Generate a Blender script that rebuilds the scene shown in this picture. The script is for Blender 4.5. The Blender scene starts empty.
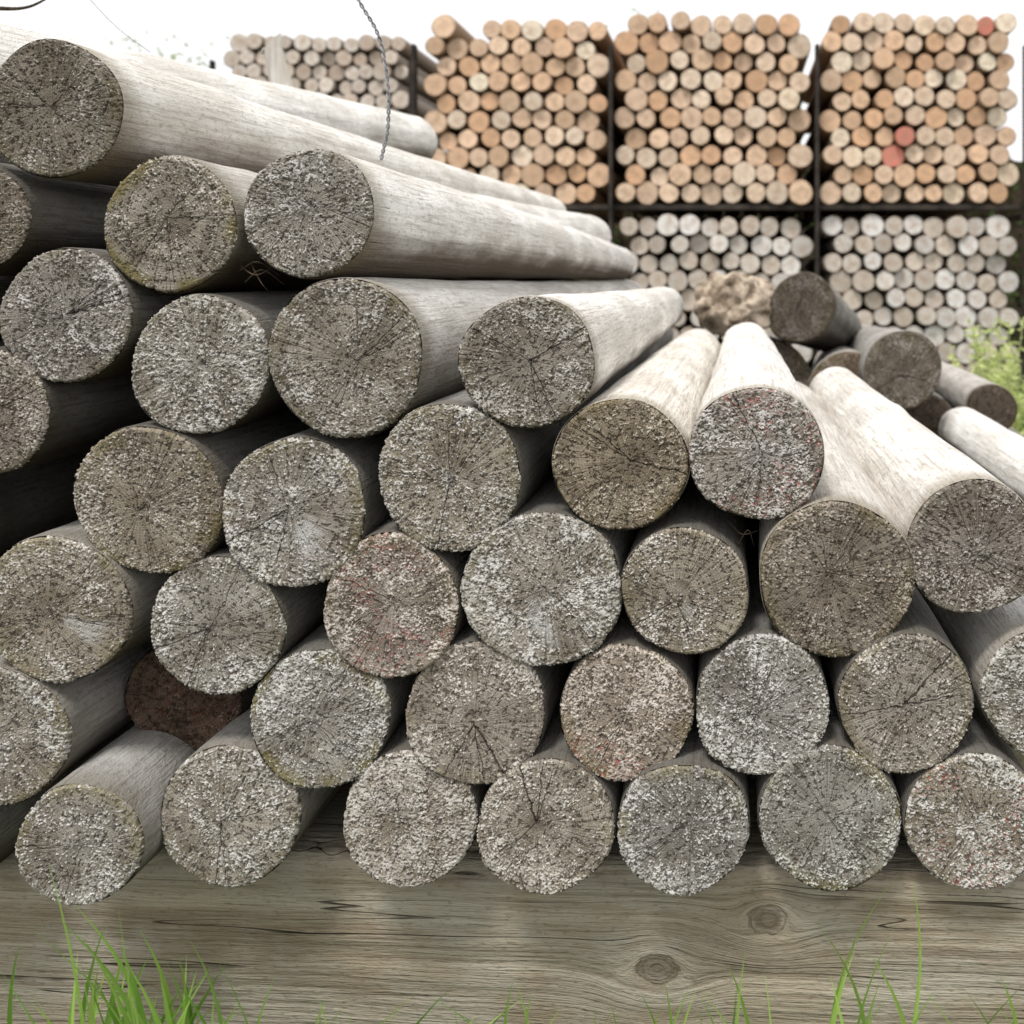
import bpy, math, random
import numpy as np
from mathutils import Vector, Matrix, noise as mn
random.seed(7); rng=np.random.default_rng(7)
S=bpy.context.scene; C=S.collection
CZ=.83; VX,VY,F=730,278,900
def P(px,py,d): return Vector(((px-VX)*d/F, d-.9, CZ+(VY-py)*d/F))

# ------------------------------------------------------------------ node helpers
class NT:
    def __init__(s,name):
        s.m=bpy.data.materials.new(name); s.m.use_nodes=True; s.t=s.m.node_tree
        s.b=s.t.nodes['Principled BSDF']; s.out=s.t.nodes['Material Output']
        s.b.inputs['Roughness'].default_value=.9
        s.b.inputs['Specular IOR Level'].default_value=.12
    def n(s,t): return s.t.nodes.new(t)
    def set(s,sock,v):
        if isinstance(v,bpy.types.NodeSocket): s.t.links.new(v,sock)
        elif isinstance(v,tuple) and len(v)==3 and sock.type=='RGBA': sock.default_value=(*v,1)
        else: sock.default_value=v
    def ma(s,op,a,b=0.,c=0.,clamp=False):
        n=s.n('ShaderNodeMath'); n.operation=op; n.use_clamp=clamp
        for i,v in enumerate((a,b,c)): s.set(n.inputs[i],v)
        return n.outputs[0]
    def vm(s,op,a,b=(0,0,0)):
        n=s.n('ShaderNodeVectorMath'); n.operation=op
        s.set(n.inputs[0],a)
        if op=='SCALE': s.set(n.inputs['Scale'],b)
        else: s.set(n.inputs[1],b)
        return n.outputs['Value'] if op in('LENGTH','DOT_PRODUCT') else n.outputs[0]
    def mix(s,f,a,b,mode='MIX'):
        n=s.n('ShaderNodeMix'); n.data_type='RGBA'; n.blend_type=mode
        s.set(n.inputs[0],f); s.set(n.inputs[6],a); s.set(n.inputs[7],b); return n.outputs[2]
    def noise(s,v,sc,det=3.,ro=.55):
        n=s.n('ShaderNodeTexNoise'); s.set(n.inputs['Vector'],v); n.inputs['Scale'].default_value=sc
        n.inputs['Detail'].default_value=det; n.inputs['Roughness'].default_value=ro; return n.outputs['Fac']
    def mr(s,v,a,b,c=0.,d=1.,smooth=True):
        n=s.n('ShaderNodeMapRange'); n.interpolation_type='SMOOTHSTEP' if smooth else 'LINEAR'
        s.set(n.inputs[0],v)
        for i,q in zip((1,2,3,4),(a,b,c,d)): s.set(n.inputs[i],q)
        return n.outputs[0]
    def xyz(s,v):
        n=s.n('ShaderNodeSeparateXYZ'); s.set(n.inputs[0],v); return n.outputs
    def comb(s,x,y,z):
        n=s.n('ShaderNodeCombineXYZ'); s.set(n.inputs[0],x); s.set(n.inputs[1],y); s.set(n.inputs[2],z); return n.outputs[0]
    def attr(s,name,ty='OBJECT'):
        n=s.n('ShaderNodeAttribute'); n.attribute_type=ty; n.attribute_name=name; return n.outputs['Fac' if ty=='OBJECT' else 'Color']
    def obj(s): return s.n('ShaderNodeTexCoord').outputs['Object']
    def rand(s): return s.n('ShaderNodeObjectInfo').outputs['Random']
    def col(s,v): s.set(s.b.inputs['Base Color'],v)
    def bump(s,h,dist,strength=1.):
        n=s.n('ShaderNodeBump'); n.inputs['Distance'].default_value=dist; n.inputs['Strength'].default_value=strength
        s.set(n.inputs['Height'],h); s.set(s.b.inputs['Normal'],n.outputs[0])

def mat_cut():
    k=NT('weathered_cut_wood'); o=k.obj(); R=k.rand(); X,Y,Z=k.xyz(o)
    off=k.comb(k.ma('MULTIPLY',R,37.),0.,k.ma('MULTIPLY',R,13.))
    v=k.vm('ADD',k.comb(X,0.,Z),off)
    wx=k.ma('SUBTRACT',X,k.attr('pith_x')); wz=k.ma('SUBTRACT',Z,k.attr('pith_z'))
    wob=k.ma('MULTIPLY',k.ma('SUBTRACT',k.noise(v,60.,3.,.65),.5),.010)
    cw=k.attr('crack_width'); tot=None
    for i,(w0,ln,fq) in enumerate(((.0008,.080,53.1),(.0004,.070,71.9),(.0003,.062,97.3),(.0002,.066,131.9))):
        A=k.ma('MULTIPLY',k.ma('FRACT',k.ma('MULTIPLY',R,fq)),6.2832)
        cA=k.ma('COSINE',A); sA=k.ma('SINE',A)
        a2=k.ma('ADD',k.ma('MULTIPLY',wx,cA),k.ma('MULTIPLY',wz,sA))
        p2=k.ma('ABSOLUTE',k.ma('ADD',k.ma('SUBTRACT',k.ma('MULTIPLY',wx,sA),k.ma('MULTIPLY',wz,cA)),wob))
        w=k.ma('MULTIPLY',k.mr(a2,0.,ln,w0,w0*.5,False),cw)
        q=k.ma('MULTIPLY',k.mr(k.ma('SUBTRACT',p2,w),-.0001,.0006,1.,0.),k.ma('MULTIPLY',k.mr(a2,-.003,.002),k.mr(a2,ln*.8,ln,1.,0.)))
        q=k.ma('MULTIPLY',q,k.mr(cw,0.,.5,.1 if i else .35,1.,False))
        tot=q if tot is None else k.ma('MAXIMUM',tot,q)
    fine=k.noise(v,1000.,2.,.6)
    c=k.attr('tone','GEOMETRY')
    c=k.mix(k.mr(fine,.36,.60,.38,0.),c,(.035,.029,.022))
    c=k.mix(k.mr(fine,.56,.70,0.,.35),c,(.72,.70,.66))
    c=k.mix(k.ma('MULTIPLY',tot,.82),c,(.02,.017,.014))
    c=k.mix(1.,c,k.n('ShaderNodeObjectInfo').outputs['Color'],'MULTIPLY')
    k.col(c)
    k.bump(k.ma('SUBTRACT',k.ma('MULTIPLY',fine,.55),tot),.0012,.8)
    return k.m

def mat_side():
    k=NT('weathered_log_side'); o=k.obj(); R=k.rand()
    off=k.comb(k.ma('MULTIPLY',R,37.),k.ma('MULTIPLY',R,91.),k.ma('MULTIPLY',R,13.))
    X,Y,Z=k.xyz(o)
    lv=k.vm('ADD',k.comb(X,k.ma('MULTIPLY',Y,.04),Z),off)
    sv=k.vm('ADD',k.comb(X,k.ma('MULTIPLY',Y,.5),Z),off)
    grain=k.noise(lv,230.,4.,.7); scale=k.noise(sv,170.,4.,.8); big=k.noise(k.vm('ADD',k.comb(X,k.ma('MULTIPLY',Y,.35),Z),off),16.,3.,.6)
    c=k.mix(k.mr(big,.35,.65),(.60,.575,.53),(.80,.785,.745))
    c=k.mix(k.mr(grain,.45,.70,0.,.65),c,(.34,.30,.255))
    c=k.mix(k.mr(scale,.50,.66,0.,.55),c,(.32,.28,.235))
    ck=k.mr(grain,.25,.30,1.,0.)
    c=k.mix(k.ma('MULTIPLY',ck,.75),c,(.08,.065,.05))
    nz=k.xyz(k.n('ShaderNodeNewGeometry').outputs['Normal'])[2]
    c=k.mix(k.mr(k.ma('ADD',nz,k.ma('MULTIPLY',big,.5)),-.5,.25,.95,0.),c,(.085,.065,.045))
    fr=k.mr(k.ma('ADD',Y,k.ma('MULTIPLY',big,-.06)),-.03,.02,1.,0.)
    c=k.mix(k.ma('MULTIPLY',fr,.6),c,(.18,.145,.085))
    c=k.mix(1.,c,k.n('ShaderNodeObjectInfo').outputs['Color'],'MULTIPLY')
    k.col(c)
    k.bump(k.ma('SUBTRACT',k.ma('ADD',scale,k.ma('MULTIPLY',grain,1.)),k.ma('MULTIPLY',ck,1.)),.0035,.9)
    return k.m

def mat_post(name,side=False):
    k=NT(name); o=k.obj(); R=k.rand()
    off=k.comb(k.ma('MULTIPLY',R,37.),k.ma('MULTIPLY',R,91.),k.ma('MULTIPLY',R,13.))
    X,Y,Z=k.xyz(o); v=k.vm('ADD',o,off)
    c=k.n('ShaderNodeObjectInfo').outputs['Color']
    if side:
        c=k.mix(.65,c,(.11,.075,.05))
    else:
        r=k.vm('LENGTH',k.comb(X,0.,Z)); nn=k.noise(v,28.,3.,.6)
        c=k.mix(k.mr(nn,.38,.7,0.,.55),c,(.42,.29,.20))
        c=k.mix(k.mr(r,.0,.04,.28,0.),c,(.42,.24,.14))
        c=k.mix(k.mr(r,.051,.063,0.,.55),c,(.19,.11,.06))
    k.col(c); return k.m

def mat_simple(name,a,b,sc,rough=.9,bumpd=.003,sp=.15,stretch=None):
    k=NT(name); v=k.obj()
    if stretch: v=k.vm('MULTIPLY',v,stretch)
    n=k.noise(v,sc,4.,.6); k.col(k.mix(k.mr(n,.3,.7),a,b)); k.b.inputs['Roughness'].default_value=rough
    k.b.inputs['Specular IOR Level'].default_value=sp
    k.bump(n,bumpd); return k.m

def mat_beam(knots):
    k=NT('old_beam_wood'); o=k.obj(); X,Y,Z=k.xyz(o)
    zz=k.ma('ADD',Z,k.ma('MULTIPLY',k.noise(k.comb(k.ma('MULTIPLY',X,.3),0.,Z),6.,2.),.03))
    inner=None
    for (kx,kz,kr) in knots:
        dx=k.ma('MULTIPLY',k.ma('SUBTRACT',X,kx),.75); dz=k.ma('SUBTRACT',Z,kz)
        d=k.vm('LENGTH',k.comb(dx,0.,dz))
        g=k.ma('EXPONENT',k.ma('MULTIPLY',k.ma('POWER',k.ma('DIVIDE',d,kr*1.8),2.),-1.))
        zz=k.ma('ADD',k.ma('MULTIPLY',zz,k.ma('SUBTRACT',1.,g)),k.ma('MULTIPLY',k.ma('ADD',d,kz),g))
        dn=k.ma('ADD',d,k.ma('MULTIPLY',k.ma('SUBTRACT',k.noise(o,90.,2.),.5),.010))
        q=k.ma('MULTIPLY',k.mr(dn,kr*.45,kr*.95,1.,0.),.6)
        rg=k.mr(k.ma('ABSOLUTE',k.ma('SUBTRACT',dn,kr*.8)),.0,.003,.55,0.)
        q=k.ma('MAXIMUM',q,rg)
        inner=q if inner is None else k.ma('MAXIMUM',inner,q)
    gv=k.comb(k.ma('MULTIPLY',X,.03),k.ma('MULTIPLY',Y,.6),zz)
    g1=k.noise(gv,210.,4.,.7); g2=k.noise(gv,48.,4.,.6); g4=k.noise(k.vm('ADD',gv,(3.,1.,7.)),26.,2.,.5)
    tone=k.noise(k.comb(k.ma('MULTIPLY',X,.6),Y,Z),11.,4.,.65); sp=k.noise(k.comb(k.ma('MULTIPLY',X,.3),Y,Z),320.,2.,.65)
    c=k.mix(k.mr(g2,.32,.68),(.28,.225,.158),(.46,.40,.305))
    c=k.mix(k.mr(tone,.40,.62,0.,.6),c,(.46,.43,.365))
    c=k.mix(k.mr(g1,.48,.66,0.,.55),c,(.17,.132,.09))
    c=k.mix(k.mr(g1,.30,.42,.4,0.),c,(.56,.52,.44))
    lv_=k.ma('ABSOLUTE',k.ma('SUBTRACT',g4,.47)); sp2=k.noise(k.comb(X,0.,k.ma('MULTIPLY',Z,3.)),4.,2.)
    ck=k.ma('MULTIPLY',k.mr(lv_,.0008,.0036,1.,0.),k.mr(sp2,.48,.54))
    lv3=k.ma('ABSOLUTE',k.ma('SUBTRACT',g4,.60)); ck=k.ma('MAXIMUM',ck,k.ma('MULTIPLY',k.mr(lv3,.0006,.003,1.,0.),k.mr(sp2,.52,.46)))
    ck=k.ma('MAXIMUM',ck,k.mr(g2,.27,.29,.6,0.))
    c=k.mix(k.ma('MULTIPLY',ck,.8),c,(.04,.03,.02))
    c=k.mix(inner,c,(.085,.06,.038))
    c=k.mix(k.mr(sp,.56,.68,0.,.35),c,(.13,.10,.07))
    k.col(c)
    k.bump(k.ma('SUBTRACT',k.ma('SUBTRACT',k.ma('MULTIPLY',g1,-1.1),k.ma('MULTIPLY',sp,.4)),k.ma('ADD',k.ma('MULTIPLY',ck,1.),k.ma('MULTIPLY',inner,.3))),.0035,1.)
    return k.m

M_cut=mat_cut(); M_side=mat_side(); M_pf=mat_post('peeled_post_end'); M_ps=mat_post('peeled_post_side',True)
M_steel=mat_simple('dark_rack_steel',(.025,.022,.02),(.07,.055,.045),12.,.6)
M_wire=mat_simple('weathered_wire_steel',(.11,.11,.115),(.30,.30,.31),150.,.5,.0005,.4)
M_stake=mat_simple('pale_split_wood',(.50,.45,.39),(.72,.69,.64),60.,.9,.002,.1,(1,1,.1))
M_twig=mat_simple('dark_twig_bark',(.03,.022,.015),(.10,.075,.05),120.)
M_bark=mat_simple('rough_bark',(.12,.085,.055),(.60,.50,.39),22.,.95,.008)
M_trunk=mat_simple('tree_bark',(.3,.28,.25),(.4,.37,.33),20.)

def leafmat(name,a,b,tr=.4):
    k=NT(name); R=k.n('ShaderNodeNewGeometry').outputs['Random Per Island']
    c=k.mix(R,a,b); k.col(c); k.b.inputs['Roughness'].default_value=.5
    t=k.n('ShaderNodeBsdfTranslucent'); k.set(t.inputs[0],c)
    m=k.n('ShaderNodeMixShader'); m.inputs[0].default_value=tr
    k.t.links.new(k.b.outputs[0],m.inputs[1]); k.t.links.new(t.outputs[0],m.inputs[2]); k.t.links.new(m.outputs[0],k.out.inputs[0])
    return k.m
M_grass=leafmat('grass_blade',(.14,.30,.04),(.42,.62,.14))
M_leaf=leafmat('weed_leaf',(.46,.56,.18),(.76,.80,.42))
M_tree=leafmat('tree_leaf',(.45,.52,.33),(.62,.68,.50))  # leaf colours paled to imitate overexposed glare
M_hedge=leafmat('hedge_leaf',(.03,.06,.015),(.08,.12,.03),.2)

def ground_mat():
    k=NT('rough_ground'); o=k.obj(); n=k.noise(o,3.,5.,.65); n2=k.noise(o,40.,3.,.7)
    c=k.mix(k.mr(n,.4,.62),(.085,.065,.045),(.06,.09,.03)); c=k.mix(k.mr(n2,.4,.7,0.,.5),c,(.13,.11,.08))
    k.col(c); k.bump(n2,.02); return k.m

# ------------------------------------------------------------------ mesh helpers
def link(name,me,mats,parent=None,smooth=True):
    o=bpy.data.objects.new(name,me); C.objects.link(o)
    if mats and not me.materials:
        for m in (mats if isinstance(mats,(list,tuple)) else [mats]): me.materials.append(m)
    if smooth: me.polygons.foreach_set('use_smooth',[True]*len(me.polygons))
    if parent: o.parent=parent
    return o
def mk(name,V,Fs):
    me=bpy.data.meshes.new(name); me.from_pydata([tuple(v) for v in V],[],Fs); me.update(); return me
def tag(o,label,cat,group=None,kind=None):
    if label: o['label']=label
    if cat: o['category']=cat
    if group: o['group']=group
    if kind: o['kind']=kind
    return o
def grid_faces(nr,nt,base=0):
    F_=[]
    for i in range(nr-1):
        a=base+i*nt; b=a+nt
        for j in range(nt):
            j2=(j+1)%nt; F_.append((a+j,a+j2,b+j2,b+j))
    return F_
# numpy value noise
TB=rng.random((256,256)).astype(np.float32)
def vn(x,y):
    xi=np.floor(x).astype(np.int64); yi=np.floor(y).astype(np.int64); fx=x-xi; fy=y-yi
    fx=fx*fx*(3-2*fx); fy=fy*fy*(3-2*fy); a=xi&255; b=(xi+1)&255; c=yi&255; d=(yi+1)&255
    return (TB[a,c]*(1-fx)+TB[b,c]*fx)*(1-fy)+(TB[a,d]*(1-fx)+TB[b,d]*fx)*fy
def fb(x,y,f,o=3,ro=.5):
    s=0; t=0; a=1.
    ca,sa=.8,.6
    x,y=x*.92-y*.39,x*.39+y*.92
    for i in range(o):
        s=s+a*vn(x*f+i*17.3,y*f+i*5.1); t+=a; a*=ro; f*=2.03; x,y=x*ca-y*sa,x*sa+y*ca
    return s/t
def ss(v,a,b): 
    t=np.clip((v-a)/(b-a),0,1); return t*t*(3-2*t)
def L3(a,b,t): return a+(np.asarray(b)-a)*t[...,None]

def polar_mesh(name,V,nr,nt):
    me=bpy.data.meshes.new(name); me.vertices.add(len(V)); me.vertices.foreach_set('co',V.astype(np.float32).ravel())
    j=np.arange(nt); j2=(j+1)%nt
    tri=np.stack([np.zeros(nt,int),1+j,1+j2],-1)
    i=np.arange(nr-1)[:,None]; a=1+i*nt; b=a+nt
    quad=np.stack([a+j,b+j,b+j2,a+j2],-1).reshape(-1,4)
    li=np.concatenate([tri.ravel(),quad.ravel()]); n=len(tri)+len(quad)
    me.loops.add(len(li)); me.loops.foreach_set('vertex_index',li.astype(np.int32))
    st=np.concatenate([np.arange(len(tri))*3,len(tri)*3+np.arange(len(quad))*4])
    me.polygons.add(n); me.polygons.foreach_set('loop_start',st.astype(np.int32))
    me.update(calc_edges=True); me.validate(); return me
NTS=100
ys=np.concatenate([[0,.002,.005,.01,.02,.035],np.linspace(.06,1,44)])
SIDE_F=grid_faces(len(ys),NTS)
SIDE_F.append(tuple((len(ys)-1)*NTS+j for j in range(NTS))[::-1])

def log_meshes(r,L,taper,irr,lichen,moss,red,fan,pith,detail):
    NTH,NRR=(560,118) if detail else (160,36)
    ph=rng.uniform(0,2*np.pi,7); am=irr*np.array([0,.0,.026,.014,.010,.007,.005])*rng.uniform(.4,1.2,7)
    tilt=rng.uniform(-.05,.05,2); bend=rng.uniform(-.005,.005,2)
    def Rad(th): return r*(1+sum(am[q]*np.cos(q*th+ph[q]) for q in range(2,7)))
    th=np.linspace(0,2*np.pi,NTH,endpoint=False); R0=Rad(th)
    s=np.linspace(0,1,NRR+1)[1:]**.85
    bevf=lambda t: .0035+.0015*np.cos(3*t+ph[2])
    X=np.outer(s,R0*np.cos(th)); Z=np.outer(s,R0*np.sin(th))
    dome=lambda x,z: tilt[0]*x+tilt[1]*z+.0012*np.sin(x*70+ph[3])*np.cos(z*60+ph[4])
    X=np.concatenate([[0.],X.ravel()]); Z=np.concatenate([[0.],Z.ravel()]); SR=np.concatenate([[0.],np.repeat(s,NTH)]); TH=np.concatenate([[0.],np.tile(th,NRR)])
    # ---- baked wood surface
    ox,oz=rng.uniform(0,60,2); x=X+ox; z=Z+oz
    px_,pz_=X-pith[0],Z-pith[1]; rr=np.hypot(px_,pz_)+1e-6; nx,nz=px_/rr,pz_/rr
    warp=fb(x,z,25,3)
    rw=rr+warp*.011
    ringp=rng.uniform(.0026,.0038)
    ring=.5+.5*np.sin(rw*2*np.pi/ringp+vn(x*40,z*40)*4)
    ringw=fb(rw+ox,np.zeros_like(rw)+oz,260,2)
    fib=fb(nx*14+ox+rr*22,nz*14+oz,2.2,4,.65)
    fib2=fb(nx*60+ox+rr*15,nz*60+oz,1.6,3,.7)
    tone=fb(x,z,32,4,.55); fine=fb(x,z,700,2,.6); mid=fb(x,z,330,3,.6)
    rs=.25+.70*np.clip((.66-lichen)/.40,0,1)
    warm=rng.uniform(-.8,.8)
    b0=np.array([.200,.170,.130])*np.array([1+.06*warm,1,1-.12*warm]); b1=np.array([.42,.385,.33])*np.array([1+.05*warm,1,1-.10*warm])
    c=b0+(b1-b0)*ss(tone*.6+fib*.4,.30,.68)[...,None]
    c=L3(c,[.09,.072,.05],.40*rs*ss(ring,.5,1)*ss(tone,.2,.5))
    c=L3(c,[.52,.485,.42],.30*rs*ss(ringw,.5,.75))
    c=L3(c,[.09,.074,.055],.45*rs*ss(ringw,.5,.22))
    c=L3(c,[.06,.048,.036],.75*ss(fib2,.59,.73))
    c=L3(c,[.50,.475,.42],.35*ss(fib2,.42,.28))
    pit=ss(mid,.585,.68); c=L3(c,[.042,.034,.026],.72*pit)
    msk=moss*ss(SR,.70,.98)*ss(fb(x,z,30,3),.42,.62)
    c=L3(c,[.20,.17,.06],np.clip(msk,0,.8))
    # lichen crust
    patch=fb(x+9,z+3,30,4,.62)
    cov=.49+(lichen-.5)*1.2+(patch-.5)*1.9+(ss(SR,.2,.95)-.5)*.22+(fib-.5)*.6
    g=.5*fb(x+4,z+8,500,1)+.5*fb(x,z,950,1,.6)
    thr=.80-.41*np.clip(cov,-.2,1.1)+.04*rs*(ring-.5)+.04*(ringw-.5)
    crust=ss(g,thr,thr+.07)*(1-.75*pit)
    fanm=np.zeros_like(X)
    if fan is not None:
        fa=math.radians(fan); al=X*math.cos(fa)+Z*math.sin(fa); pe=np.abs(X*math.sin(fa)-Z*math.cos(fa))
        fanm=ss(al,.004,.02)*ss(pe-al*.20+(patch-.5)*.04,.008,-.006)*ss(al+(tone-.5)*.05,.062,.03)*(.4+.5*ss(fib2,.65,.35))
        crust=crust*(1-.8*fanm)
    lc=L3(np.array([.48,.46,.42])+np.zeros((len(X),3)),[.86,.845,.81],ss(fb(x,z,140,3,.7),.35,.65))
    c=L3(c,lc,crust*(.66+.33*fine))
    if fan is not None: c=L3(c,[.64,.635,.62],np.clip(fanm,0,.82))
    if red>0:
        rm=red*ss(fb(x+2,z+7,420,2,.6),.64,.70)*ss(fb(x+5,z,24,2),.50,.64); c=L3(c,[.40,.10,.085],np.clip(rm,0,.55))
    c=L3(c,[.08,.062,.04],.5*ss(SR,.968,1.)*ss(fine,.3,.6))
    edge=np.clip((SR-.93)/.07,0,1)**2
    hgt=crust*(.0003+.0008*g)-.0008*pit-.0005*ss(fib2,.55,.75)-.0001*rs*ring+.0010*(tone-.5)
    if not detail: hgt=hgt*.5
    Y=dome(X,Z)+edge*bevf(TH)-hgt
    out=(1-.012*edge)+edge*(hgt-.0002)/r+edge*(fb(x,z,60,3)-.5)*.03
    V=np.stack([X*out,Y,Z*out],-1)
    me=polar_mesh('cut_end',V,NRR,NTH)
    at=me.color_attributes.new('tone','FLOAT_COLOR','POINT')
    at.data.foreach_set('color',np.concatenate([np.clip(c,0,1),np.ones((len(c),1))],-1).astype(np.float32).ravel())
    th2=np.linspace(0,2*np.pi,NTS,endpoint=False); Rs=Rad(th2)
    x0=Rs*np.cos(th2); z0=Rs*np.sin(th2); y0=dome(x0,z0)+bevf(th2)-.0006
    VV=[]
    kn=[(rng.uniform(.1,L),rng.uniform(0,6.28),rng.uniform(.001,.004)) for _ in range(9)]
    for t in ys:
        f=(1-taper*t)*(1.004 if t>0 else .990)
        q_=Rs*f; yy=L*t
        for (ky,kt,kh) in kn:
            da=np.angle(np.exp(1j*(th2-kt)))*r
            q_=q_+kh*np.exp(-(da**2+(yy-ky)**2)/.022**2)*(1 if t>.03 else 0)
        if t>.01:
            w_=min(1,t/.04)
            q_=q_+w_*(.0006*np.sin(yy*13+th2*2+ph[5])+.0004*np.sin(yy*31-th2*3+ph[6]))
            q_=q_+w_*(fb(np.cos(th2)*2.2+ox+yy*.8,np.sin(th2)*2.2+oz+yy*.3,3.,3)-.5)*.002
        b=math.sin(math.pi*t)
        VV.append(np.stack([q_*np.cos(th2)+bend[0]*b*L*.5,y0*(1-t)+yy,q_*np.sin(th2)+bend[1]*b*L*.5],-1))
    ms=mk('trunk',np.vstack(VV),SIDE_F)
    return me,ms

def log(px,py,rpx,label,d=.9,L=2.4,far=None,taper=.10,lichen=.5,moss=.4,red=0,fan=None,tint=(1,1,1),side=None,cw=None,group='grey logs stacked in the front pile',name='log',irr=1.):
    r=rpx*d/F; p=P(px,py,d)
    e=bpy.data.objects.new(name,None); C.objects.link(e); e.empty_display_size=.05
    e.location=p; tag(e,label,'log',group)
    if far is not None:
        q=P(*far); dr=(q-p); L=dr.length
    else:
        dr=Vector((random.uniform(-.004,.004),1,random.uniform(-.003,.003)))
    dr.normalize()
    e.rotation_euler=Vector((0,1,0)).rotation_difference(dr).to_euler()
    pith=rng.uniform(-.16,.16,2)*r
    me,ms=log_meshes(r,L,taper,irr,lichen,moss,red,fan,pith,d<1.04)
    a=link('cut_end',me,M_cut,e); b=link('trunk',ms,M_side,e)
    a['pith_x']=float(pith[0]); a['pith_z']=float(pith[1])
    a['crack_width']=float(cw if cw is not None else random.choice((.05,.15,.3,.4,.5)))
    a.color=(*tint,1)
    if side is None: side=.38  # low tint paints gap shade onto inner trunks; exposed ones stay pale
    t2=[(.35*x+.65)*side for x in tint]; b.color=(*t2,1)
    return e
BOT=.612
def blog(px,py,r,label,**k):
    d=.9*BOT/((py+r-VY)/1000); return log(px,py,r,label,d=d,**k)

# ---- bottom row
blog(78,846,62,'small log at the left end of the bottom row, pale upper side showing',lichen=.42,moss=.5,side=.66,cw=.3)
blog(229,817,71,'second log from the left in the bottom row, beside a dark gap',lichen=.54,moss=.2,side=.66,cw=.4)
blog(409,820,69,'speckled log third from left in the bottom row above bare beam',lichen=.68,moss=.1,tint=(.95,.92,.9))
blog(545,828,68.5,'bottom row log with thin crack running down its tan face, fourth from left',lichen=.40,moss=.3,tint=(1.05,1.02,.98),cw=.8)
blog(683,830,67,'bottom row log fifth from left, mossy brown rim',lichen=.58,moss=.6)
blog(831,820,72.5,'large grey log in the bottom row above the upper beam knot',lichen=.42,moss=.7,tint=(1,1,.98),cw=.3)
blog(975,823,69,'bottom row log at the right edge with red flecked crust',lichen=.72,moss=.2,red=.8)
# ---- second row
log(-5,738,71,'second row log cut off by the left edge, pale side showing',lichen=.5,moss=.4,side=.66)
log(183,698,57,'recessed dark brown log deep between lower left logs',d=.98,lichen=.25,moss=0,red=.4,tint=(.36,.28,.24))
log(319,719,71,'second row log with greenish rim and patchy crust over two bottom logs',lichen=.52,moss=1,cw=.3)
log(475,714,72,'tan grey log with radial cracks in the middle of the second row',lichen=.38,moss=.3,tint=(1.04,1.0,.96),cw=.6)
log(626,714,68,'brown second row log with red specks on its end',lichen=.58,moss=.5,red=.9,tint=(1.02,.94,.88))
log(762,706,69,'evenly speckled log in second row, third from the right',lichen=.6,moss=.2,cw=.3)
log(907,705,70,'log with a forked crack and tan rim, second from right in second row',lichen=.30,moss=.3,tint=(1.06,1.02,.97),cw=1.1)
log(1052,696,69,'second row log cut off by the right edge',lichen=.6,moss=.3,L=1.6,side=.9)
# ---- third row
log(55,610,75,'log with clear growth rings and pale streak at left edge of third row',lichen=.24,moss=.4,fan=-30,tint=(1.03,1.01,.98),side=.66,cw=.25)
log(216,627,69,'third row log second from left, grey face with spoke-like cracks',lichen=.46,moss=.2,cw=.6)
log(390,607,71,'dull brown log with faint red tinge, third from left in third row',lichen=.50,moss=.3,red=.5,tint=(1.,.93,.88))
log(542,590,79.5,'largest crusted log at the centre of the third row',lichen=.66,moss=.3,fan=-100,cw=.3)
log(685,592,65,'small log with white fan shaped streak under its centre',lichen=.30,moss=.2,fan=-80,tint=(1.08,1.06,1.04),cw=.4)
log(837,580,79.5,'big dark brown log leaning under the two top right logs',lichen=.34,moss=.4,tint=(.78,.71,.63),far=(790,413,2.0),side=1.,cw=.3)
log(975,548,68.5,'upper right log with long bare pale side and dark pitted face',lichen=.44,moss=.1,tint=(.82,.78,.75),far=(835,394,2.07),side=1.18,cw=.3)
# ---- fourth row
log(148,501,76,'brown log left of centre in the fourth row, leftmost of that row',lichen=.42,moss=.6,tint=(.92,.88,.83),cw=.3)
log(293,513,74,'fourth row log with white streak and thick crust on its upper left',lichen=.58,moss=.5,fan=-65,red=.1)
log(449,478,74,'round grey log in the fourth row with scattered white grains',lichen=.52,moss=.3,side=.5,cw=.4)
log(620,465,68,'brown ringed log with pale peeled side, left of the red flecked top log',lichen=.30,moss=.5,tint=(.88,.81,.71),far=(697,352,2.35),side=1.2,cw=.5)
log(757,454,68,'top log with red flecks on its crusted end and pale side behind',lichen=.66,moss=.2,red=.9,tint=(.95,.93,.93),far=(746,345,2.4),side=1.2)
# ---- fifth row
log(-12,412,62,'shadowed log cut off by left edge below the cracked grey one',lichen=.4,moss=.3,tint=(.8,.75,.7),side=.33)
log(199,365,70,'fifth row log with scaly grey face, left of the biggest face',lichen=.62,moss=.3,side=.45)
log(345,358,80,'widest end face of the upper pile, grey and finely ringed',lichen=.42,moss=.3,tint=(.90,.89,.88),side=.88,cw=.4)
log(527,362,67.5,'dark faced log with long pale side pointing to the lumpy stump',lichen=.48,moss=.3,tint=(.80,.78,.76),L=1.75,side=1.22,cw=.7)
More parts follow.
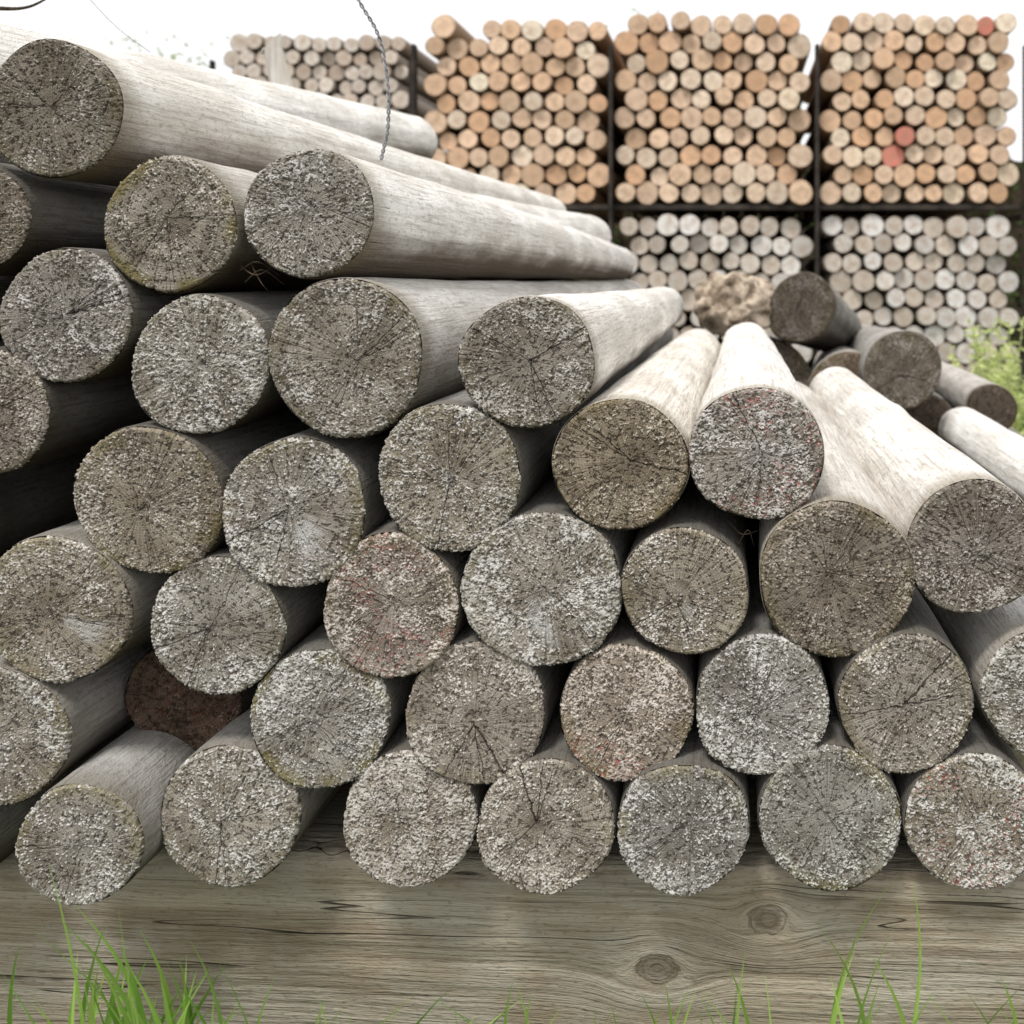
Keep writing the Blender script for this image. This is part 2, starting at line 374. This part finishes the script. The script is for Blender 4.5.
# ---- upper rows
log(64,316,68.5,'grey log with vertical split, sixth row at left edge',lichen=.45,moss=.3,tint=(.88,.86,.85),cw=.9,side=.45)
log(169,225,67.5,'mossy rimmed log with fine rings under the topmost log',lichen=.32,moss=1,tint=(.95,.91,.84),L=2.2,side=.8,cw=.4)
log(308,213,65.5,'crusted log resting on the upper slope, long pale side to the right',lichen=.60,moss=.2,tint=(.92,.91,.91),far=(618,264,3.2),side=1.24)
log(-35,217,60,'dark log at left edge tucked under the topmost log',lichen=.4,moss=.2,tint=(.7,.65,.6),side=.36)
log(52,109,69,'topmost log with round dark end at upper left corner',lichen=.38,moss=.3,tint=(.78,.76,.73),far=(549,214,3.2),side=1.25,cw=.4)
log(-95,75,72,'pale log lying behind the topmost log, end out of view',d=1.05,far=(412,142,2.7),lichen=.5,side=1.22)
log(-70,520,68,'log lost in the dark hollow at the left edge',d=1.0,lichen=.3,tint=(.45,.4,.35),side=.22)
log(455,235,45,'half hidden log behind the crusted slope log, only its far tip showing',d=1.6,far=(590,236,3.1),lichen=.4,side=1.1)
log(-75,845,62,'unseen log added beyond the left edge of the bottom row',lichen=.4,side=.5,L=2.2)  # added out of view to keep light from leaking into the gaps
log(92,742,36,'thin dark filler log added deep behind the lower left logs',d=1.25,lichen=.2,tint=(.4,.35,.3),side=.22,L=1.9)  # filler log added so the crevice behind reads dark
log(-140,650,64,'unseen log added beyond the left edge beside the ringed third row log',lichen=.3,tint=(.5,.45,.4),side=.4)  # this and the next: unseen logs added to block light from the left
log(-160,400,66,'unseen log added beyond the left edge beside the shadowed fifth row log',lichen=.3,tint=(.5,.45,.4),side=.4)
log(-112,292,68,'added dark log closing a sliver at left between the tucked and split logs',d=.95,lichen=.3,tint=(.5,.45,.4),side=.35)  # this and the next: added to darken bright sky slivers at the edge
log(-92,140,50,'added dark log closing a sliver at left just beneath the topmost log',d=.97,lichen=.3,tint=(.5,.45,.4),side=.35)

# ---- rear heap on the right
g='thick logs in the loose heap behind the front pile'
log(903,370,39,'thick dark faced log highest at right of the rear heap',d=2.2,far=(864,345,3.9),lichen=.35,moss=.3,tint=(.50,.46,.43),group=g,side=.7,cw=1.8)
log(801,308,35,'blackened log end standing beside the lumpy stump',d=2.6,far=(838,330,3.5),lichen=.3,tint=(.36,.33,.31),group=g,side=.5,cw=1.5,irr=2.)
log(846,390,38,'brown log half hidden under the blackened log of rear heap',d=2.5,far=(836,365,3.9),lichen=.3,tint=(.6,.52,.45),group=g,side=.9)
log(992,409,25,'small dark log end near the yellow green weeds',d=2.5,far=(932,372,4.1),lichen=.2,tint=(.38,.32,.28),group=g,side=1.)
log(926,424,30,'shadowed log below the thick dark faced one in rear heap',d=2.35,far=(905,390,3.9),lichen=.2,tint=(.4,.34,.3),group=g,side=.5)
log(1215,592,50,'pale sided log entering at the right edge, end face out of frame',d=1.10,far=(962,429,2.3),lichen=.4,group=g,taper=.05,side=1.25)
log(1010,475,40,'log low in the rear heap behind the pale right edge log',d=2.5,far=(960,420,4.),lichen=.3,tint=(.5,.45,.4),group=g,side=.5)
log(770,385,44,'log low in the rear heap hidden below the lumpy stump',d=2.65,far=(765,360,4.),lichen=.3,tint=(.5,.45,.4),group=g,side=.5)

# lumpy stump: the broken, bark covered end of a thick log
def stump(px,py,d,r,label):
    p=P(px,py,d); nt=160; V=[]
    rows=[(s,0.) for s in np.linspace(.02,1,26)]+[(1.,y) for y in np.linspace(.008,.45,60)]
    for s,y in rows:
        for j in range(nt):
            a=2*math.pi*j/nt; sq=1.+.06*math.cos(2*a+.6)+.05*math.cos(5*a)
            q=Vector((s*r*sq*math.cos(a),y,s*r*sq*math.sin(a)*.85)); q0=q*1.
            n1=mn.fractal(q0*11+Vector((3,1,7)),.9,2.,3); n2=abs(mn.noise(q0*20+Vector((1,9,2))))
            ridge=abs(mn.noise(Vector((q0.x*16,q0.y*4,q0.z*16))+Vector((5,5,5))))
            rad=Vector((math.cos(a),0,math.sin(a)))
            q+=rad*s*(n1*.026-n2*.012+ridge*.02-.003)
            q.y+=(n1*.035-ridge*.035)*(1 if y<.05 else 0)+(.02*(s**4) if y==0 else .02)
            V.append(q)
    nr=len(rows)
    o=link('stump',mk('stump',V,grid_faces(nr,nt)+[tuple((nr-1)*nt+j for j in range(nt))[::-1],tuple(range(nt))]),M_bark)
    o.location=p; o.rotation_euler=(0.03,0,-.1); tag(o,label,'stump'); return o
stump(731,308,2.6,.105,'lumpy light brown stump with ragged bark between log tips')

# ------------------------------------------------------------------ beam
A=P(0,850,.975); B=P(1024,884,.92)
top=CZ-BOT; ang=math.atan2(B.y-A.y,B.x-A.x)
def wx_on_beam(px,py):
    t=Vector(((px-VX)/F,1,(VY-py)/F)); n=Vector((-math.sin(ang),math.cos(ang),0)); o=Vector((0,-.9,CZ))
    k=(Vector((A.x,A.y,0))-Vector((o.x,o.y,0))).dot(n)/t.dot(n); w=o+t*k
    c=Vector((A.x,A.y,0)); dd=w-c
    return dd.x*math.cos(ang)+dd.y*math.sin(ang), w.z
knots=[(*wx_on_beam(768,920),.018),(*wx_on_beam(657,970),.019)]
def beam():
    x0,x1=-.9,2.2; nx=420; H=top
    sec=[]; D=.20; rc=.012
    for cx,cz,a0 in ((rc,rc,180),(D-rc,rc,270),(D-rc,H-rc,0),(rc,H-rc,90)):
        for q in range(5):
            a=math.radians(a0+q*22.5); sec.append((cx+rc*math.cos(a),cz+rc*math.sin(a)))
    out=[]
    for i,s in enumerate(sec):
        t=sec[(i+1)%len(sec)]; out.append(s); L=math.hypot(t[0]-s[0],t[1]-s[1])
        n=int(L/.006)
        for q in range(1,n): out.append((s[0]+(t[0]-s[0])*q/n,s[1]+(t[1]-s[1])*q/n))
    ns=len(out); V=[]
    oy=np.array([q[0] for q in out]); oz=np.array([q[1] for q in out])
    for i in range(nx):
        x=x0+(x1-x0)*i/(nx-1)
        n=(fb(x*2+3+0*oz,oz*60+7,1.,3)-.5)*.006
        ch=abs(fb(np.array([x*18+50.]),np.array([3.]),1.,3)-.5)[0]*.022
        yy=np.where(oy<.02,oy+n+ch*.6*(oz>H-.02),oy); z2=np.where((oz>H-.014)&(oy<.03),oz-ch,oz)
        V+=list(np.stack([np.full(ns,x),yy,z2],-1))
    Fc=[f[::-1] for f in grid_faces(nx,ns)]; Fc.append(tuple(range(ns))); Fc.append(tuple((nx-1)*ns+j for j in range(ns))[::-1])
    o=link('timber_beam',mk('timber_beam',V,Fc),mat_beam(knots)); o.location=(A.x,A.y,0); o.rotation_euler=(0,0,ang)
    tag(o,'long weathered timber beam with two knots carrying the bottom row of logs','beam')
beam()
def box(name,sx,sy,sz,m,parent=None,bev=.005):
    import bmesh
    bm=bmesh.new(); bmesh.ops.create_cube(bm,size=1)
    for v in bm.verts: v.co=Vector((v.co.x*sx,v.co.y*sy,v.co.z*sz))
    bmesh.ops.bevel(bm,geom=bm.edges[:],offset=bev,segments=2,affect='EDGES')
    me=bpy.data.meshes.new(name); bm.to_mesh(me); bm.free(); return link(name,me,m,parent,False)

# ------------------------------------------------------------------ ground
g_=link('ground',mk('ground',[(-150,-60,0),(150,-60,0),(150,300,0),(-150,300,0)],[(0,1,2,3)]),ground_mat(),None,False)
tag(g_,'rough grassy earth under the log piles','ground',kind='structure')

# ------------------------------------------------------------------ background packs
def post_mesh(L):
    nt=26; V=[]; ph=[random.uniform(0,6.28) for _ in range(4)]
    prof=[(.0,-.0),(.5,0),(.93,0),(1.,.005),(1.,L)]
    V.append((0,0,0)); Fc=[]; mi=[]
    for (s,y) in prof[1:]:
        for j in range(nt):
            a=2*math.pi*j/nt; rr=s*(1+.03*math.cos(2*a+ph[0])+.02*math.cos(3*a+ph[1]))
            V.append((rr*.062*math.cos(a),y+(.004*math.sin(a+ph[2]) if y<.1 else 0)*s,rr*.062*math.sin(a)))
    for j in range(nt): Fc.append((0,1+j,1+(j+1)%nt)); mi.append(0)
    for f in grid_faces(len(prof)-1,nt,1):
        Fc.append(f); mi.append(0 if f[0]<1+nt*2 else 1)
    Fc.append(tuple(1+(len(prof)-2)*nt+j for j in range(nt))[::-1]); mi.append(1)
    me=mk('post',V,Fc); me.materials.append(M_pf); me.materials.append(M_ps)
    me.polygons.foreach_set('material_index',mi)
    return me
PM=[post_mesh(1.7) for i in range(8)]
ORD=['first','second','third','fourth','fifth','sixth','seventh','eighth','ninth','tenth','eleventh','twelfth','thirteenth']
def pack(x0,x1,z0,z1,yf,name,where,group,pal,reds=(),dia=.1335,miss=.03):
    W=x1-x0; dx=dia; dz=dia*.866; n=int((W+.03)/dx); rows=int((z1-z0-dia)/dz+1.6)
    if (W-dia*.5)/n>dia*.955: dx=(W-dia*.5)/n
    pts=[]; slack=(W-n*dx)
    for r_ in range(rows):
        odd=r_%2; sh=dx*.5 if odd else 0; m=n if (not odd or slack>dx*.35) else n-1
        row=[]
        for i in range(m):
            if r_==rows-1 and random.random()<miss: continue
            x=x0+dx*.5+sh+i*dx+random.uniform(-.010,.010)
            z=z0+dia*.5+r_*dz+random.uniform(-.010,.010)*min(1,r_)+.008*math.sin(x*5+r_*.4)*min(1,r_)
            row.append([x,z])
        pts.append(row)
    A_=np.array([p for row in pts for p in row])
    D=np.sqrt(((A_[:,None]-A_[None])**2).sum(-1)); np.fill_diagonal(D,9)
    R_=np.full(len(A_),.060)
    for q in range(2):
        for i in rng.permutation(len(A_)): R_[i]=min(.077,max(.050,(D[i]-R_).min()+.0016))
    redset=[int(np.argmin((A_[:,0]-rx)**2+(A_[:,1]-rz)**2)) for rx,rz in reds]
    k=0
    for r_,row in enumerate(pts):
        down=len(pts)-1-r_
        for i,(x,z) in enumerate(row):
            o=bpy.data.objects.new(name,random.choice(PM)); C.objects.link(o)
            o.location=(x,yf+random.gauss(0,.02),z); s=R_[k]/.0615; o.scale=(s,1,s); o.rotation_euler=(random.uniform(-.005,.005),random.uniform(0,6.28),random.uniform(-.005,.005))
            c=list(random.choice(pal)); b=random.uniform(.80,1.12); c=[min(.88,q*b) for q in c]; cw=None
            if k in redset: c=[.68,.25,.19]; cw='red stained'
            cw=cw or ('pale' if sum(c)/3>.50 else ('orange tan' if c[0]>c[2]*1.5 else 'greyish'))
            o.color=(*c,1)
            tag(o,f'{cw} post {ORD[i]} from left, {ORD[down]} row down, {where}','post',group)
            k+=1
def wx(px,d=5.7): return (px-VX)*d/F
def wz(py,d=5.7): return CZ+(VY-py)*d/F
OR=[(.80,.59,.43),(.83,.65,.49),(.78,.54,.36),(.70,.44,.27),(.85,.70,.55),(.79,.57,.40),(.80,.54,.36)]
GR=[(.68,.65,.60),(.76,.73,.69),(.60,.55,.49),(.66,.59,.51),(.80,.78,.75)]
YF=4.8; SH=1.30
pack(wx(424),wx(608),SH,wz(26),YF,'peeled_post','upper left pack','peeled posts in the upper left pack',OR,miss=.15)
pack(wx(615),wx(811),SH,wz(9),YF,'peeled_post','upper middle pack','peeled posts in the upper middle pack',OR,dia=.137)
pack(wx(821),wx(1019),SH,wz(7),YF,'peeled_post','upper right pack','peeled posts in the upper right pack',OR,dia=.1375,
     reds=[(wx(903),wz(140)),(wx(891),wz(163)),(wx(990),wz(20))])
pack(wx(617),wx(812),.165,1.245,YF+.03,'weathered_post','lower middle pack','greyish posts in the lower middle pack',GR,miss=0)
pack(wx(822),wx(1020),.165,1.245,YF+.03,'weathered_post','lower right pack','greyish posts in the lower right pack',GR,miss=0)
pack(wx(222,7.4),wx(408,7.4),wz(122,7.4),wz(42,7.4),6.5,'weathered_post','far left pack','greyish posts in the far left pack',[(.66,.59,.51),(.72,.66,.59),(.60,.51,.43)])
def rack(name,label,ups,y0,depth,zs,ztop,w=.024):
    e=bpy.data.objects.new(name,None); C.objects.link(e); e.location=(ups[0],y0,0); tag(e,label,'rack')
    for x in ups:
        for dy in (0,depth):
            o=box('upright',w,.06,ztop,M_steel,e); o.location=(x-ups[0],dy,ztop/2)
        for z in zs:
            o=box('side_rail',w*.8,depth-.08,.04,M_steel,e); o.location=(x-ups[0],depth/2,z-.08)
    for z in zs:
        for dy in (.07,depth-.07):
            o=box('shelf_beam',ups[-1]-ups[0]-w-.004,.05,.036,M_steel,e); o.location=((ups[-1]-ups[0])/2,dy,z-.02)
    return e
rack('storage_rack','dark steel rack holding the orange tan packs above the greyish ones',[wx(416),wx(611.5),wx(816.5),wx(1024)],YF-.03,1.45,[SH,.163],wz(46))
rack('storage_rack','dark steel rack at far left behind the log tops',[wx(216,7.4),wx(413,7.4)],6.45,1.45,[wz(122,7.4)],wz(62,7.4))

# ------------------------------------------------------------------ wire, twigs, stake
def tube_path(pts,rad,nt=10,twist=0,offr=0,phase=0,n=160,taper=False):
    pts=[Vector(p) for p in pts]; P4=[pts[0]*2-pts[1]]+pts+[pts[-1]*2-pts[-2]]
    out=[]; segs=len(pts)-1
    for i in range(n):
        u=i/(n-1)*segs; k=min(int(u),segs-1); t=u-k; a,b,c,d=P4[k:k+4]
        out.append(.5*((2*b)+(c-a)*t+(2*a-5*b+4*c-d)*t*t+(3*b-a-3*c+d)*t**3))
    V=[]; ref=Vector((0,1,0))
    for i,p in enumerate(out):
        tg=(out[min(i+1,n-1)]-out[max(i-1,0)]).normalized(); s=tg.cross(ref).normalized(); q=s.cross(tg)
        ph=twist*i/(n-1)+phase; cc=p+offr*(s*math.cos(ph)+q*math.sin(ph))
        rr=rad*(1-.8*i/(n-1)) if taper else rad
        for j in range(nt):
            a=2*math.pi*j/nt; V.append(cc+rr*(s*math.cos(a)+q*math.sin(a)))
    return V,grid_faces(n,nt)+[tuple(range(nt))[::-1],tuple((n-1)*nt+j for j in range(nt))]
def tubes(name,specs,m,parent=None):
    V=[];Fc=[]
    for v,f in specs:
        b=len(V); V+=v; Fc+=[tuple(i+b for i in q) for q in f]
    return link(name,mk(name,V,Fc),m,parent)
wp=[P(330,-70,1.15),P(356,-5,1.14),P(378,35,1.13),P(387,80,1.12),P(388,125,1.11),P(381,160,1.10)]
w=tubes('twisted_wire',[tube_path(wp,.0012,8,90,.0014,ph_,n=420) for ph_ in (0,3.14)],M_wire)
tag(w,'twisted grey wire rope curving down onto the upper logs','wire')
t=tubes('bare_twig',[tube_path([P(-40,2,1.3),P(-5,8,1.3),P(28,7,1.3),P(58,-8,1.3)],.0045,8,n=40,taper=True)],M_twig)
tag(t,'dark bare twig poking in at the top left corner','twig')
t=tubes('thin_wire',[tube_path([P(70,-25,1.4),P(95,5,1.4),P(120,30,1.4),P(150,52,1.4)],.0006,6,n=40)],M_wire)
tag(t,'thin loose wire above the topmost log','wire')
for lab,sp in (('dark rootlets hanging in the gap beside the mossy rimmed log',[[(236,262,.93),(255,275,.91),(275,268,.92),(292,280,.93)],[(245,282,.92),(262,270,.91),(285,285,.92)],[(250,262,.93),(262,284,.91),(270,292,.92)],[(240,270,.92),(258,262,.91),(280,276,.92)]]),
               ('dry rootlets caught below the red flecked top log',[[(730,522,.93),(742,534,.91),(760,530,.92)],[(738,545,.92),(748,530,.91),(754,546,.92)]])):
    t=tubes('rootlet_tuft',[tube_path([P(*q) for q in pp],.0009,6,n=30,taper=True) for pp in sp],M_twig); tag(t,lab,'twig')
def stake():
    a=P(300,160,2.4); b=P(272,44,2.4); ax=(b-a); V=[]; n=24; w0=.034
    prof=[(-1,-.5),(-.6,-1),(.5,-.9),(1,-.2),(.8,.8),(-.7,.9)]
    for i in range(n):
        t=i/(n-1)
        for (x,y) in prof:
            ww=w0*(1-.25*t)*(1+.04*math.sin(9*t+x*3))
            V.append(a+ax*t+Vector((x*ww,y*ww*.6,(.03*x if i==n-1 else 0))))
    o=link('split_stake',mk('split_stake',V,grid_faces(n,6)+[tuple((n-1)*6+j for j in range(6)),tuple(range(6))[::-1]]),M_stake,None,False)
    tag(o,'pale split stake leaning behind the upper left logs','stake')
stake()

# ------------------------------------------------------------------ plants
def blade(root,tip,w,bow,n=12):
    root=Vector(root); tip=Vector(tip); V=[]; side=Vector((random.uniform(.7,1),random.uniform(-.6,.6),0)).normalized()
    for i in range(n):
        t=i/(n-1); p=root.lerp(tip,t)+Vector(bow)*(4*t*(1-t)*.5)
        ww=w*(1-t**2.2)*.5+.0001
        fold=Vector((0,1,0))*ww*.5
        V+= [p-side*ww,p+fold,p+side*ww]
    Fc=[]
    for i in range(n-1):
        a=i*3; Fc+=[(a,a+1,a+4,a+3),(a+1,a+2,a+5,a+4)]
    return V,Fc
def grass():
    V=[];Fc=[]
    def add(rx,tx,ty,d=.8,w=.006,bow=0):
        nonlocal V,Fc
        r=P(rx,300,d+random.uniform(-.02,.02)); r.z=0; tip=P(tx,ty,d+random.uniform(-.05,.03))
        v,f=blade(r,tip,w*.9,(bow*1.3,random.uniform(-.03,.03),0)); b=len(V); V+=v; Fc+=[tuple(i+b for i in q) for q in f]
    for rx,tx,ty,w,bow in ((70,48,862,.006,.05),(110,20,920,.007,.10),(120,105,925,.008,-.03),(150,85,940,.009,.04),(130,150,955,.010,-.04),(170,118,905,.007,.0),
        (120,75,905,.008,.06),(180,190,940,.005,.04),(150,205,975,.009,-.05),(100,0,970,.007,.05),(60,30,990,.008,.02),(210,175,980,.008,.05),(250,275,975,.006,-.02),(240,215,955,.006,.06),
        (140,128,965,.012,.05),(110,95,970,.012,-.02),(165,160,975,.013,.02),(190,240,1000,.008,-.03),(90,60,920,.008,.08),(125,140,930,.009,.05),(150,110,985,.013,.0),(130,180,990,.011,-.03),
        (420,520,1000,.006,-.06),(540,430,994,.007,.08),(520,515,980,.006,.02),(500,560,1008,.006,-.03),(470,455,1008,.005,0),(480,535,985,.006,-.07),
        (740,727,962,.007,.03),(755,745,952,.006,-.02),(750,765,975,.006,.02),(720,700,995,.006,.03),(690,640,990,.006,.02),(640,610,1000,.006,0),(660,690,985,.006,-.03),
        (835,815,920,.006,.06),(850,903,868,.006,-.06),(870,912,880,.005,.04),(840,855,950,.010,-.03),(880,868,950,.008,.05),(900,935,990,.007,-.05),(865,895,925,.006,-.04),
        (960,1040,970,.008,-.06),(1000,965,990,.007,.05),(1010,1000,975,.008,.03),(1030,990,998,.007,.06),(850,830,975,.009,.02),(860,880,980,.009,-.02),(590,595,1008,.006,0),(300,320,1008,.006,0),(340,350,1014,.005,.02),(380,400,1005,.005,-.03)):
        add(rx,tx,ty,random.uniform(.76,.84),w,bow)
    for _ in range(44):
        c=random.choice((60,110,140,160,210,340,420,500,620,700,860,990,750))
        add(c+random.uniform(-40,40),c+random.uniform(-90,90),random.uniform(980,1035),random.uniform(.74,.86),random.uniform(.004,.008),random.uniform(-.08,.08))
    for _ in range(34):
        c=random.gauss(128,28)
        add(c,c+random.gauss(0,32),random.uniform(940,1020),random.uniform(.76,.84),random.uniform(.007,.012),random.uniform(-.05,.05))
    for _ in range(500):
        x=random.uniform(-250,1250); add(x,x+random.uniform(-60,60),random.uniform(1040,1200),random.uniform(.72,.9),random.uniform(.003,.006),random.uniform(-.04,.04))
    for _ in range(2500):
        p=Vector((random.uniform(-1.5,3.5),random.uniform(2.8,4.6),0)); tip=p+Vector((random.uniform(-.08,.08),random.uniform(-.08,.08),random.uniform(.08,.3)))
        v,f=blade(p,tip,.008,(random.uniform(-.03,.03),0,0),5); b=len(V); V+=v; Fc+=[tuple(i+b for i in q) for q in f]
    o=link('grass',mk('grass',V,Fc),M_grass); tag(o,'green grass blades growing up in front of the beam','grass',kind='stuff')
grass()
def leaf(p,dirv,L,w):
    up=Vector((random.uniform(-1,1),random.uniform(-1,1),random.uniform(-1,1))); s=dirv.cross(up).normalized()*w; n=s.cross(dirv).normalized()*w*.3
    return [p,p+dirv*L*.35-s,p+dirv*L*.7-s*.7+n*.3,p+dirv*L,p+dirv*L*.7+s*.7+n*.3,p+dirv*L*.35+s,p+dirv*L*.4-n],[(0,1,6),(1,2,6),(2,3,6),(3,4,6),(4,5,6),(5,0,6)]
def weed(px,d,top_py,label,n=9,spread=.16):
    base=P(px,300,d); base.z=0; e=bpy.data.objects.new('leafy_weed',None); C.objects.link(e); e.location=base; tag(e,label,'plant','weeds in front of the rack at the right')
    H=P(px,top_py,d).z; specs=[]; V=[];Fc=[]
    for i in range(n):
        tx=Vector((random.uniform(-spread,spread),random.uniform(-spread,spread),H*random.uniform(.6,1.0)))
        m=tx*.5+Vector((random.uniform(-.04,.04),0,.03)); specs.append(tube_path([Vector((0,0,0)),m,tx],.004,5,n=10,taper=True))
        for k in range(30):
            t=random.uniform(.3,1.0); p=(Vector((0,0,0)).lerp(m,t*2) if t<.5 else m.lerp(tx,t*2-1))
            dv=Vector((random.uniform(-1,1),random.uniform(-1,1),random.uniform(-.2,.9))).normalized()
            v,f=leaf(p,dv,random.uniform(.025,.045),random.uniform(.004,.009)); b=len(V); V+=v; Fc+=[tuple(i+b for i in q) for q in f]
    tubes('stem',specs,M_leaf,e); link('foliage',mk('foliage',V,Fc),M_leaf,e,False)
weed(1000,3.8,310,'tallest yellow green weed at the right edge before the lower right pack',24,.2)
weed(978,3.6,352,'short leafy weed beside the small dark log end',20,.18)
weed(1035,3.3,335,'leafy weed half cut off by the right edge',22,.2)
def tree(px,d,top_py,label,R=1.2):
    base=P(px,300,d); base.z=0; H=P(px,top_py,d).z; e=bpy.data.objects.new('tree',None); C.objects.link(e); e.location=base; tag(e,label,'tree','thin trees beyond the racks')
    sp=[tube_path([Vector((0,0,0)),Vector((.1,0,H*.4)),Vector((-.05,0,H*.92))],.11,10,n=20,taper=True)]; V=[];Fc=[]
    for i in range(24):
        z=H*random.uniform(.5,.9); a=random.uniform(0,6.28); q=Vector((math.cos(a)*R*random.uniform(.4,1),math.sin(a)*R*random.uniform(.4,1),min(H-.05,z+random.uniform(.2,.7))))
        sp.append(tube_path([Vector((0,0,z-.3)),(Vector((0,0,z-.3))+q)*.5+Vector((0,0,.1)),q],.02,5,n=10,taper=True))
        for k in range(34):
            p=q+Vector((random.gauss(0,.24),random.gauss(0,.24),random.gauss(0,.13)))
            v,f=leaf(p,Vector((random.uniform(-1,1),random.uniform(-1,1),random.uniform(-1,.5))).normalized(),random.uniform(.06,.11),.022); b=len(V); V+=v; Fc+=[tuple(i+b for i in q2) for q2 in f]
    tubes('trunk',sp,M_trunk,e); link('crown',mk('crown',V,Fc),M_tree,e,False)
tree(640,15,12,'thin tree with its crown just above the upper middle pack',1.3)
tree(160,14,46,'thin tree just showing above the upper left logs',.6)
def added_hedge():  # added backing so the sky slits between posts turn dark
    e=bpy.data.objects.new('added_hedge',None); C.objects.link(e); x0=wx(440,9.4); x1=wx(1300,9.4); e.location=(x0,8.5,0)
    tag(e,'added dark leafy screen blocking the sky in gaps behind the lower packs','added_hedge')
    W=x1-x0; nx,nz=90,30; V=[];Fc=[]
    for i in range(nx):
        for j in range(nz+12):
            if j<nz: y,z=0,2.0*j/(nz-1)
            else: y,z=(j-nz+1)*.06,2.0
            b=(fb(np.array([i*.3]),np.array([j*.4]),1.,3)[0]-.5)*.25
            V.append((W*i/(nx-1),y-b,max(0,z+(b if j>nz-3 else 0))))
    m=nz+12
    for i in range(nx-1):
        for j in range(m-1): Fc.append((i*m+j,(i+1)*m+j,(i+1)*m+j+1,i*m+j+1))
    link('branch_core',mk('branch_core',V,Fc),M_twig,e)
    V=[];Fc=[]
    for _ in range(7000):
        p=Vector((random.uniform(0,W),random.uniform(-.15,.1),random.uniform(0,2.08)))
        v,f=leaf(p,Vector((random.uniform(-1,1),random.uniform(-1,.2),random.uniform(-.6,1))).normalized(),random.uniform(.05,.1),.022); b=len(V); V+=v; Fc+=[tuple(i+b for i in q2) for q2 in f]
    link('foliage',mk('foliage',V,Fc),M_hedge,e,False)
added_hedge()

# ------------------------------------------------------------------ world, sun, camera
w=bpy.data.worlds.new('World'); S.world=w; w.use_nodes=True; nt=w.node_tree; bg=nt.nodes['Background']
sky=nt.nodes.new('ShaderNodeTexSky'); sky.sky_type='NISHITA'; sky.sun_disc=False
sky.sun_elevation=math.radians(62); sky.sun_rotation=math.radians(205); sky.air_density=1.; sky.dust_density=4.
hs=nt.nodes.new('ShaderNodeHueSaturation'); hs.inputs['Saturation'].default_value=.25; nt.links.new(sky.outputs[0],hs.inputs['Color'])
mx=nt.nodes.new('ShaderNodeMix'); mx.data_type='RGBA'; mx.inputs[0].default_value=.85; nt.links.new(hs.outputs[0],mx.inputs[6]); mx.inputs[7].default_value=(10.6,10.65,10.8,1)
nt.links.new(mx.outputs[2],bg.inputs[0]); bg.inputs[1].default_value=.120
sd=bpy.data.lights.new('sun','SUN'); sd.energy=2.6; sd.angle=math.radians(13); sd.color=(1,.97,.94)
so=bpy.data.objects.new('sun',sd); C.objects.link(so)
dirv=Vector((-.22,-.42,1.0)); so.rotation_euler=dirv.to_track_quat('Z','Y').to_euler()
cam=bpy.data.cameras.new('camera'); co=bpy.data.objects.new('camera',cam); C.objects.link(co); S.camera=co
co.location=(0,-.9,CZ); co.rotation_euler=(math.radians(90),0,0)
cam.sensor_width=36; cam.lens=36*F/1024; cam.shift_x=(512-VX)/1024; cam.shift_y=-(512-VY)/1024
cam.clip_start=.01; cam.clip_end=1000
cam.dof.use_dof=True; cam.dof.focus_distance=.95; cam.dof.aperture_fstop=6
S.view_settings.view_transform='Standard'; S.view_settings.look='None'; S.view_settings.exposure=0
